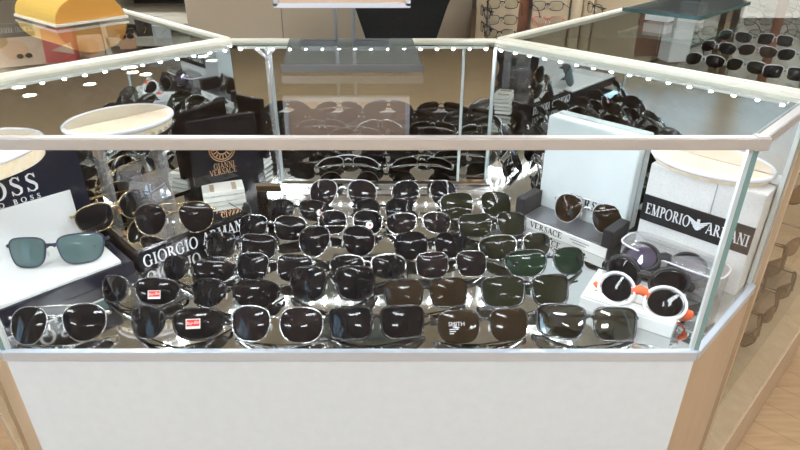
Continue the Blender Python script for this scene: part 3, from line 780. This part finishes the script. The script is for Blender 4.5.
goggles('plain black swim goggles between the clear and the purple-lensed pairs', (.352, .722, DZ+.024), R(-30), R(25), 'fr_black', 'lens_black', 'fr_black', 'black', sc=.92)
p = P(668, 254, DZ+.07)
goggles('black swim goggles with purple mirror lenses, behind the other goggles', (.388, .748, DZ+.036), R(-28), R(54), 'fr_black', 'lens_purple', 'charcoal', 'black', sc=1.0)
# clear goggle case
p = P(690, 262, DZ+.035)
gc = thing('goggle_case', 'clear plastic goggle case standing by the right side glass', 'case', (.418, .782, DZ), R(-45))
cm = MB()
for lvl, (wx, wy) in enumerate(((.074, .026), (.078, .030), (.078, .030), (.070, .024))):
    z = (0, .006, .050, .058)[lvl]
    for k in range(32):
        th = 2*pi*k/32; c, s = cos(th), sin(th); cm.v.append((wx*copysign(abs(c)**.5, c), wy*copysign(abs(s)**.5, s), z))
for j in range(3):
    for k in range(32): cm.f.append((j*32+k, j*32+(k+1) % 32, (j+1)*32+(k+1) % 32, (j+1)*32+k))
cm.f.append(tuple(range(31, -1, -1))); cm.f.append(tuple(96+k for k in range(32)))
cm.build('shell', 'clear_plastic', gc, True)
MB().tube([(.0785*copysign(abs(cos(2*pi*k/32))**.5, cos(2*pi*k/32)), .0305*copysign(abs(sin(2*pi*k/32))**.5, sin(2*pi*k/32)), .05) for k in range(32)], .0016, 6, True).build('rim', 'fr_white', gc, True)

# ================================================================== ON THE GLASS TOP: sign stand
pl = [P(280, 71, RZ), P(418, 69, RZ), P(410, 42, RZ), P(292, 47, RZ)]
sg = thing('sign_stand', 'two-legged grey metal sign stand on a smoked plate, on the glass top', 'sign stand', (0, 0, RZ+.002))
yF, yB = .895, 1.085
MB().prism([(-.175, yF), (.033, yF), (.022, yB), (-.195, yB)][::1], 0, .011).build('base_plate', 'smoked_glass', sg, bevel=.001)
MB().box((-.071, yF-.002, .0055), (.212, .004, .011)).build('plate_edge', 'steel_grey', sg, bevel=.001)
pz = .011
for (px, dx) in ((338, -1), (355, 1)):
    b_ = P(px, 47, RZ+.013); b_.y = 1.03; x = (px-400)/FPX*1.03
    MB().box((x, 1.03, pz+.032), (.0055, .0055, .064)).build('post', 'steel_grey', sg, bevel=.0008)
    MB().box((x+dx*.029, 1.03, pz+.004), (.062, .018, .008)).build('foot', 'steel_grey', sg, bevel=.0012)
fr = MB(); zb = .085
MB().box((-.094, 1.030, pz+.066+.07), (.210, .004, .140)).build('sign_board', 'peach', sg)
fr.box((-.094, 1.029, pz+.064), (.222, .014, .008)).box((-.094, 1.029, pz+.210), (.222, .014, .008)).box((-.201, 1.029, pz+.137), (.008, .014, .15)).box((.013, 1.029, pz+.137), (.008, .014, .15))
fr.build('sign_frame', 'fr_white', sg, bevel=.001)

# gold arched box on the left wing glass
A_ = Vector((-.690, 1.250)); B_ = Vector((-.596, 1.362)); mid = (A_+B_)/2; ax = math.atan2(B_.y-A_.y, B_.x-A_.x)
gb = thing('arched_box', 'gold arched box with an orange end, on the glass of the left wing', 'box', (mid.x, mid.y, RZ+.002), ax)
hw = (B_-A_).length/2
prof = [(hw*cos(pi*k/20), .005+.050*sin(pi*k/20)) for k in range(21)]
MB().prismM(prof, -.20, Tr(0, .003, 0)).build('curved_top', 'gold_card', gb, False)
MB().prismM([(x*.985, z*.985) for x, z in prof], .003, Tr(0, .004, 0)).build('end_panel', 'orange_card', gb)
MB().box((0, .10, .0025), (hw*2+.006, .21, .005)).build('foot_plate', 'cream', gb)

# ================================================================== INSIDE THE LEFT WING
def card(name, label, cat, px, py, zb, wd, h, m, rz, lean=12, thick=.004, group='cards in the left wing'):
    p = P(px, py, zb); t = thing(name, label, cat, p, 0, group)
    t.rotation_euler = (Matrix.Rotation(rz, 4, 'Z') @ Matrix.Rotation(R(-lean), 4, 'X')).to_euler()
    MB().box((0, 0, h/2), (wd, thick, h)).build('board', m, t); return t
SHZ = 1.072
po = card('poster', 'peach fashion poster with an upside-down face in sunglasses, left edge', 'poster', 22, 66, SHZ+.001, .150, .105, 'peach', R(25))
pm = MB(); pm.prismM([(-.06+.042*cos(2*pi*k/20)*(1+.15*sin(5*k)), .070+.03*sin(2*pi*k/20)) for k in range(20)], .0008, Tr(0, -.002, 0)); pm.build('hair', 'hair', po)
MB().prismM([(-.005+.030*cos(2*pi*k/20), .040+.024*sin(2*pi*k/20)) for k in range(20)], .0006, Tr(0, -.002, 0)).build('face', 'skin', po)
sgm = MB()
for s in (-1, 1): sgm.prismM([(.012+s*.010+.008*cos(2*pi*k/14), .024+.006*sin(2*pi*k/14)) for k in range(14)], .0006, Tr(0, -.0027, 0))
sgm.build('printed_sunglasses', 'lens_brown', po)
bn = card('banner', 'black banner with reversed white letters at the upper left corner', 'banner', 17, 37, SHZ+.10, .075, .030, 'black', R(25), 5)
lettering('letters', 'GIORGIO ARMANI', .011, 'lettering', bn, Tr(0, -.0022, .016), width=.075, mirror=True)
rd = card('gift_box', 'red box leaning behind the left rail below the gold box', 'box', 64, 62, SHZ+.001, .075, .085, 'red_card', R(10), 10, .03)
MB().prismM([(-.02, .03), (.03, .05), (.034, .02)], .0008, Tr(0, -.0152, 0)).build('pale_print', 'peach', rd)
pc_ = card('picture_card', 'picture card of a smiling face, right of the red box in the left wing', 'card', 91, 58, SHZ+.001, .075, .06, 'peach', R(20), 14)
MB().prismM([(.026*cos(2*pi*k/20), .028+.022*sin(2*pi*k/20)) for k in range(20)], .0006, Tr(0, -.002, 0)).build('face', 'skin', pc_)
MB().prismM([(-.012, .014), (.0, .009), (.012, .014), (.0, .012)], .0006, Tr(0, -.0027, 0)).build('mouth', 'red', pc_)
pd_ = card('picture_card', 'small picture card of a face in dark sunglasses near the left rail', 'card', 129, 49, SHZ+.001, .045, .055, 'skin', R(15), 8)
sgm = MB()
for s in (-1, 1): sgm.prismM([(s*.010+.009*cos(2*pi*k/14), .034+.008*sin(2*pi*k/14)) for k in range(14)], .0006, Tr(0, -.002, 0))
sgm.build('printed_sunglasses', 'lens_black', pd_)
MB().prismM([(-.022, .042), (.022, .042), (.022, .055), (-.022, .055)], .0006, Tr(0, -.002, 0)).build('hair', 'black', pd_)
wb = card('gift_box', 'small white box with a grey sketch, nearest the rail corner on the left', 'box', 164, 44, SHZ+.001, .045, .055, 'white_card', R(35), 0, .03)
MB().tube([(-.01, -.0155, .012), (.004, -.0155, .022), (-.006, -.0155, .032), (.010, -.0155, .044)], .0008, 5).build('sketch', 'steel_grey', wb)
dk = card('dark_pouch', 'grey drawstring pouch with a gold cord, left of the small white box', 'pouch', 146, 36, SHZ+.001, .05, .055, 'charcoal', R(25), 6, .012)
MB().tube([(-.004, -.008, .01), (.006, -.009, .022), (-.004, -.009, .034), (.004, -.008, .05)], .0014, 5).build('cord', 'fr_gold', dk)

# ================================================================== INSIDE THE RIGHT WING
e1 = Vector((S1[0]-.018*q+.03, S1[1]+.018*q+.03))
led_strip(e1, e1+Vector((q, q))*1.1, 24, 'row of white LED dots under the front rail of the right wing')
e1 = Vector((S0[0]+.018*q-.03, S0[1]+.018*q+.03))
led_strip(e1, e1+Vector((-q, q))*1.1, 24, 'row of white LED dots under the front rail of the left wing')
pk = [(703, 59, 'lens_black'), (744, 65, 'lens_olive'), (785, 72, 'lens_black'), (716, 46, 'lens_black'), (757, 50, 'lens_brown'), (797, 55, 'lens_black'), (733, 35, 'lens_black'), (775, 39, 'lens_black')]
wherev = ['nearest row, beside the white riser', 'nearest row, middle, just behind the rail', 'nearest row, right end by the rail', 'second row, left end', 'second row, middle', 'second row, cut by the frame edge', 'farthest row, left', 'farthest row, right']
for (px, py, ln_), wv in zip(pk, wherev):
    p = P(px, py, SHZ+.02)
    place(p, SHZ, 'dark sunglasses on the right wing shelf, ' + wv, style='wrap' if py % 3 else 'rect', fr='fr_black', rim_m='fr_white', half=True, lens=ln_, sc=.7, yaw=-35+random.uniform(-12, 12), tilt=20, group='sunglasses on the right wing shelf')
bp = card('placard', 'brown upright placard with small pale oval prints, right of centre behind the rail', 'placard', 646, 56, SHZ+.001, .072, .128, 'brown', R(8), 2, .006, 'signs in the right wing')
for k in range(3): MB().tube([(.004+.014*cos(2*pi*j/20), -.0035, .038+.027*k+.008*sin(2*pi*j/20)) for j in range(20)], .0007, 5, True, up=(0, 1, 0)).build('oval_print', 'tan_board', bp)
MB().box((.026, -.0035, .064), (.002, .001, .118)).build('stripe', 'cream', bp)
p = P(672, 61, SHZ); wp = tag(MB().box((0, 0, .060), (.058, .050, .120), R(10)).build('pillar_riser', 'white_card', None, bevel=.002, loc=(p.x+.004, p.y+.01, SHZ+.0003)), 'white upright riser block between the brown placard and the dark sunglasses', 'riser')
# glass-topped stand standing on the wing
p = P(700, 18, RZ+.024)
gs = thing('glass_stand', 'low stand with a dark-edged glass top, on the right wing at the top edge', 'stand', (p.x+q*.14-q*.08, p.y+q*.14+q*.08, RZ+.002), R(45))
MB().box((0, 0, .021), (.28, .16, .006)).build('glass_plate', 'smoked_glass', gs)
MB().box((0, -.081, .021), (.282, .003, .007)).build('plate_edge', 'glass_edge_dark', gs); MB().box((-.1405, 0, .021), (.003, .162, .007)).build('plate_edge', 'glass_edge_dark', gs)
for sx in (-.09, .09): MB().box((sx, .02, .009), (.03, .05, .018)).build('foot', 'white_card', gs)

# eyewear on the lower shelves of the right wing
low = [(.74, .781), (.58, .566), (.74, .566), (.90, .566), (.74, .336), (.90, .336), (1.06, .336)]
words = ['uppermost, under the side rail', 'middle shelf, next to the upright wood edge', 'middle shelf, second from the wood edge', 'middle shelf, cut by the frame edge', 'bottom deck, lowest of all', 'bottom deck, second from the wood edge', 'bottom deck, at the frame edge']
for k, (u, z) in enumerate(low):
    p = (S1[0]+q*u-q*.075, S1[1]+q*u+q*.075)
    e = place(p, z, 'brown eyeglasses behind the right side glass, ' + words[k], style='round' if k % 2 else 'rect', fr='fr_tort' if k % 3 else 'fr_gun', lens='lens_amber', temple='open', yaw=45+random.uniform(-4, 4), tilt=4, sc=1.1, group='eyeglasses on the lower right shelves', cat='eyeglasses')
    e.name = 'eyeglasses'

# ================================================================== BEHIND THE COUNTER
YW = 2.05
def at(px): return PY(px, 20, YW).x
tw = thing('back_counter', 'tan panelled counter behind the showcase, across the top middle', 'counter', (0, YW, 0))
xa, xb = at(186), at(472)
for i in range(3):
    x0 = xa+(xb-xa)*i/3; x1 = xa+(xb-xa)*(i+1)/3
    MB().box(((x0+x1)/2, .02, .60), (x1-x0-.002, .02, 1.2)).build('panel', 'tan_wall', tw)
MB().box(((xa+xb)/2, .18, 1.21), (xb-xa+.02, .36, .02)).build('counter_top', 'cream', tw, bevel=.002)
MB().box(((xa+xb)/2, .19, .58), (xb-xa, .31, 1.16)).build('carcass', 'tan_dark', tw)
# black planter
YP = 1.86; xc = PY(401, 18, YP).x
bp_ = thing('planter', 'tall black speckled tapered planter, narrower at its foot, behind the back rail', 'planter', (xc, YP, 0))
pm = MB()
zs = [0, .55, PY(400, 37, YP).z, 1.5]
w37 = 67/FPX*1.80/2; w0 = 88/FPX*1.80/2; z37, z0_ = PY(400, 37, YP).z, PY(400, 0, YP).z; sl_ = (w0-w37)/(z0_-z37)
prof = [(w37-.04, .0), (w37-.04, .02), (w37, z37), (w0, z0_), (w0+.04, z0_+.04/sl_*.7), (w0+.02, z0_+.04/sl_*.7), (w0+.01, z0_+.04/sl_*.6)]
n4 = []
pm = MB()
for r, z in prof:
    for (cx_, cy_) in ((-1, -.8), (1, -.8), (1, .8), (-1, .8)): pm.v.append((r*cx_, r*cy_*.85, z))
for i in range(len(prof)-1):
    for j in range(4): pm.f.append((i*4+j, i*4+(j+1) % 4, (i+1)*4+(j+1) % 4, (i+1)*4+j))
pm.f.append((3, 2, 1, 0)); k4 = 4*(len(prof)-1); pm.f.append((k4, k4+1, k4+2, k4+3))
pm.build('pot', 'black_speck', bp_, bevel=.004)
# shelves at the upper left
sh = thing('shelf_unit', 'cream shelf unit with dark gaps, upper left behind the wing', 'shelf unit', (PY(176, 10, 2.3).x-.11, 2.3, 0))
for s in (-1, 1): MB().box((s*.17, .15, .60), (.02, .30, 1.2)).build('side', 'cream', sh)
for z in (.3, .6, .88, .98, 1.06, 1.19): MB().box((0, .15, z), (.34, .30, .03)).build('shelf', 'cream', sh)
MB().box((0, .295, .6), (.34, .01, 1.2)).build('back', 'dark_shelf', sh)
# eyeglass boards, right of the planter
def board(px0, px1, Y, label, gl, m='tan_board', z0=.55, z1=1.30, cols=1, group='eyeglass display boards'):
    a, b = PY(px0, 20, Y), PY(px1, 20, Y); xm = (a.x+b.x)/2; wd = b.x-a.x
    t = thing('display_board', label, 'display board', (xm, Y, 0), 0, group)
    MB().box((0, .012, (z0+z1)/2), (wd, .02, z1-z0)).build('panel', m, t, bevel=.001)
    MB().box((0, .05, z1/2), (wd*.5, .05, z1)).build('support', 'tan_dark', t)
    MB().box((0, .05, .01), (wd*.9, .16, .02)).build('foot', 'tan_dark', t)
    for i, (px, py, fr_, lab) in enumerate(gl):
        p = PY(px, py, Y)
        slim = px1-px0 < 14          # on the narrow boards the frames hang edge-on
        place((p.x, Y-(.070 if slim else .006), 0), 0, lab, style='optical', fr=fr_, lens='lens_clear', temple='fold' if slim else 'open', yaw=-82 if slim else 180, tilt=0, sc=.9 if slim else .82, group='eyeglasses on the boards behind', cat='eyeglasses', fixed_z=p.z-.0165)
        # a peg from the board carries each pair
        MB().tube([(p.x-xm, .004, p.z+.002), (p.x-xm, -.010, p.z+.002)], .0022, 6).build('peg', 'chrome', t)
    return t
YB = 2.0
board(476, 486, YB, 'narrow tan board of dark frames just right of the black planter', [(481, 8, 'fr_black', 'dark eyeglasses at the top of the narrow board by the planter'), (481, 24, 'fr_black', 'dark eyeglasses low on the narrow board by the planter')])
board(488, 518, YB, 'wide tan board holding three dark eyeglasses above the rail corner', [(502, 3, 'fr_black', 'thick black eyeglasses at the top of the wide tan board'), (501, 19, 'fr_navy', 'thin dark eyeglasses in the middle of the wide tan board'), (499, 33, 'fr_black', 'black eyeglasses at the foot of the wide tan board')])
board(532, 568, YB, 'tan board with blue and red framed eyeglasses, right of the dark gap', [(547, 5, 'fr_navy', 'navy eyeglasses at the top of the board right of the dark gap'), (547, 20, 'red_card', 'red-browed eyeglasses low on the board right of the dark gap')])
board(582, 592, YB, 'narrow tan board of dark frames beside the round wooden post', [(587, 5, 'fr_black', 'dark eyeglasses on the narrow board beside the wooden post')])
board(594, 660, YB+.05, 'plain tan board at the right, seen through the wing glass', [])
p = PY(575, 20, YB); po_ = tag(MB().lathe([(.017, 0), (.017, 1.32), (.012, 1.33)], (0, 0, 0), 20).build('wooden_post', 'tan_board', None, True, loc=(p.x, YB+.0, 0)), 'round pale wooden post between two eyeglass boards', 'post')
p = PY(525, 20, YB); dk_ = tag(MB().box((0, 0, .62), (.034, .05, 1.24)).build('dark_column', 'brown', None, bevel=.002, loc=(p.x, YB+.07, 0)), 'dark brown column in the gap between the eyeglass boards', 'column')
# white grid wall far right
YG = 2.15
gl = []
nm_ = ['first', 'second', 'third', 'fourth']
for r_ in range(4):
    for c_ in range(2): gl.append((757+c_*36 + (4 if r_ % 2 else 0), -6+r_*13, 'fr_gun' if (r_+c_) % 2 else 'fr_black', 'thin dark eyeglasses, %s row down the pale wall board, %s of its post' % (nm_[r_], 'right' if c_ else 'left')))
board(742, 820, YG, 'pale wall board of eyeglasses at the top right corner', gl, 'grid_white', .55, 1.35)
p = PY(776, 10, YG-.03); tag(MB().box((0, 0, .62), (.026, .02, 1.24)).build('upright_post', 'brown', None, bevel=.002, loc=(p.x, YG-.06, 0)), 'red-brown upright post in front of the pale wall board', 'post')
board(690, 720, YG, 'pale board of eyeglasses behind the right wing, left of the dark cloth', [(700, 30, 'fr_tort', 'brown eyeglasses, upper pair behind the right wing'), (703, 42, 'fr_black', 'black eyeglasses, lower pair behind the right wing')], 'grid_white', .45, 1.2)
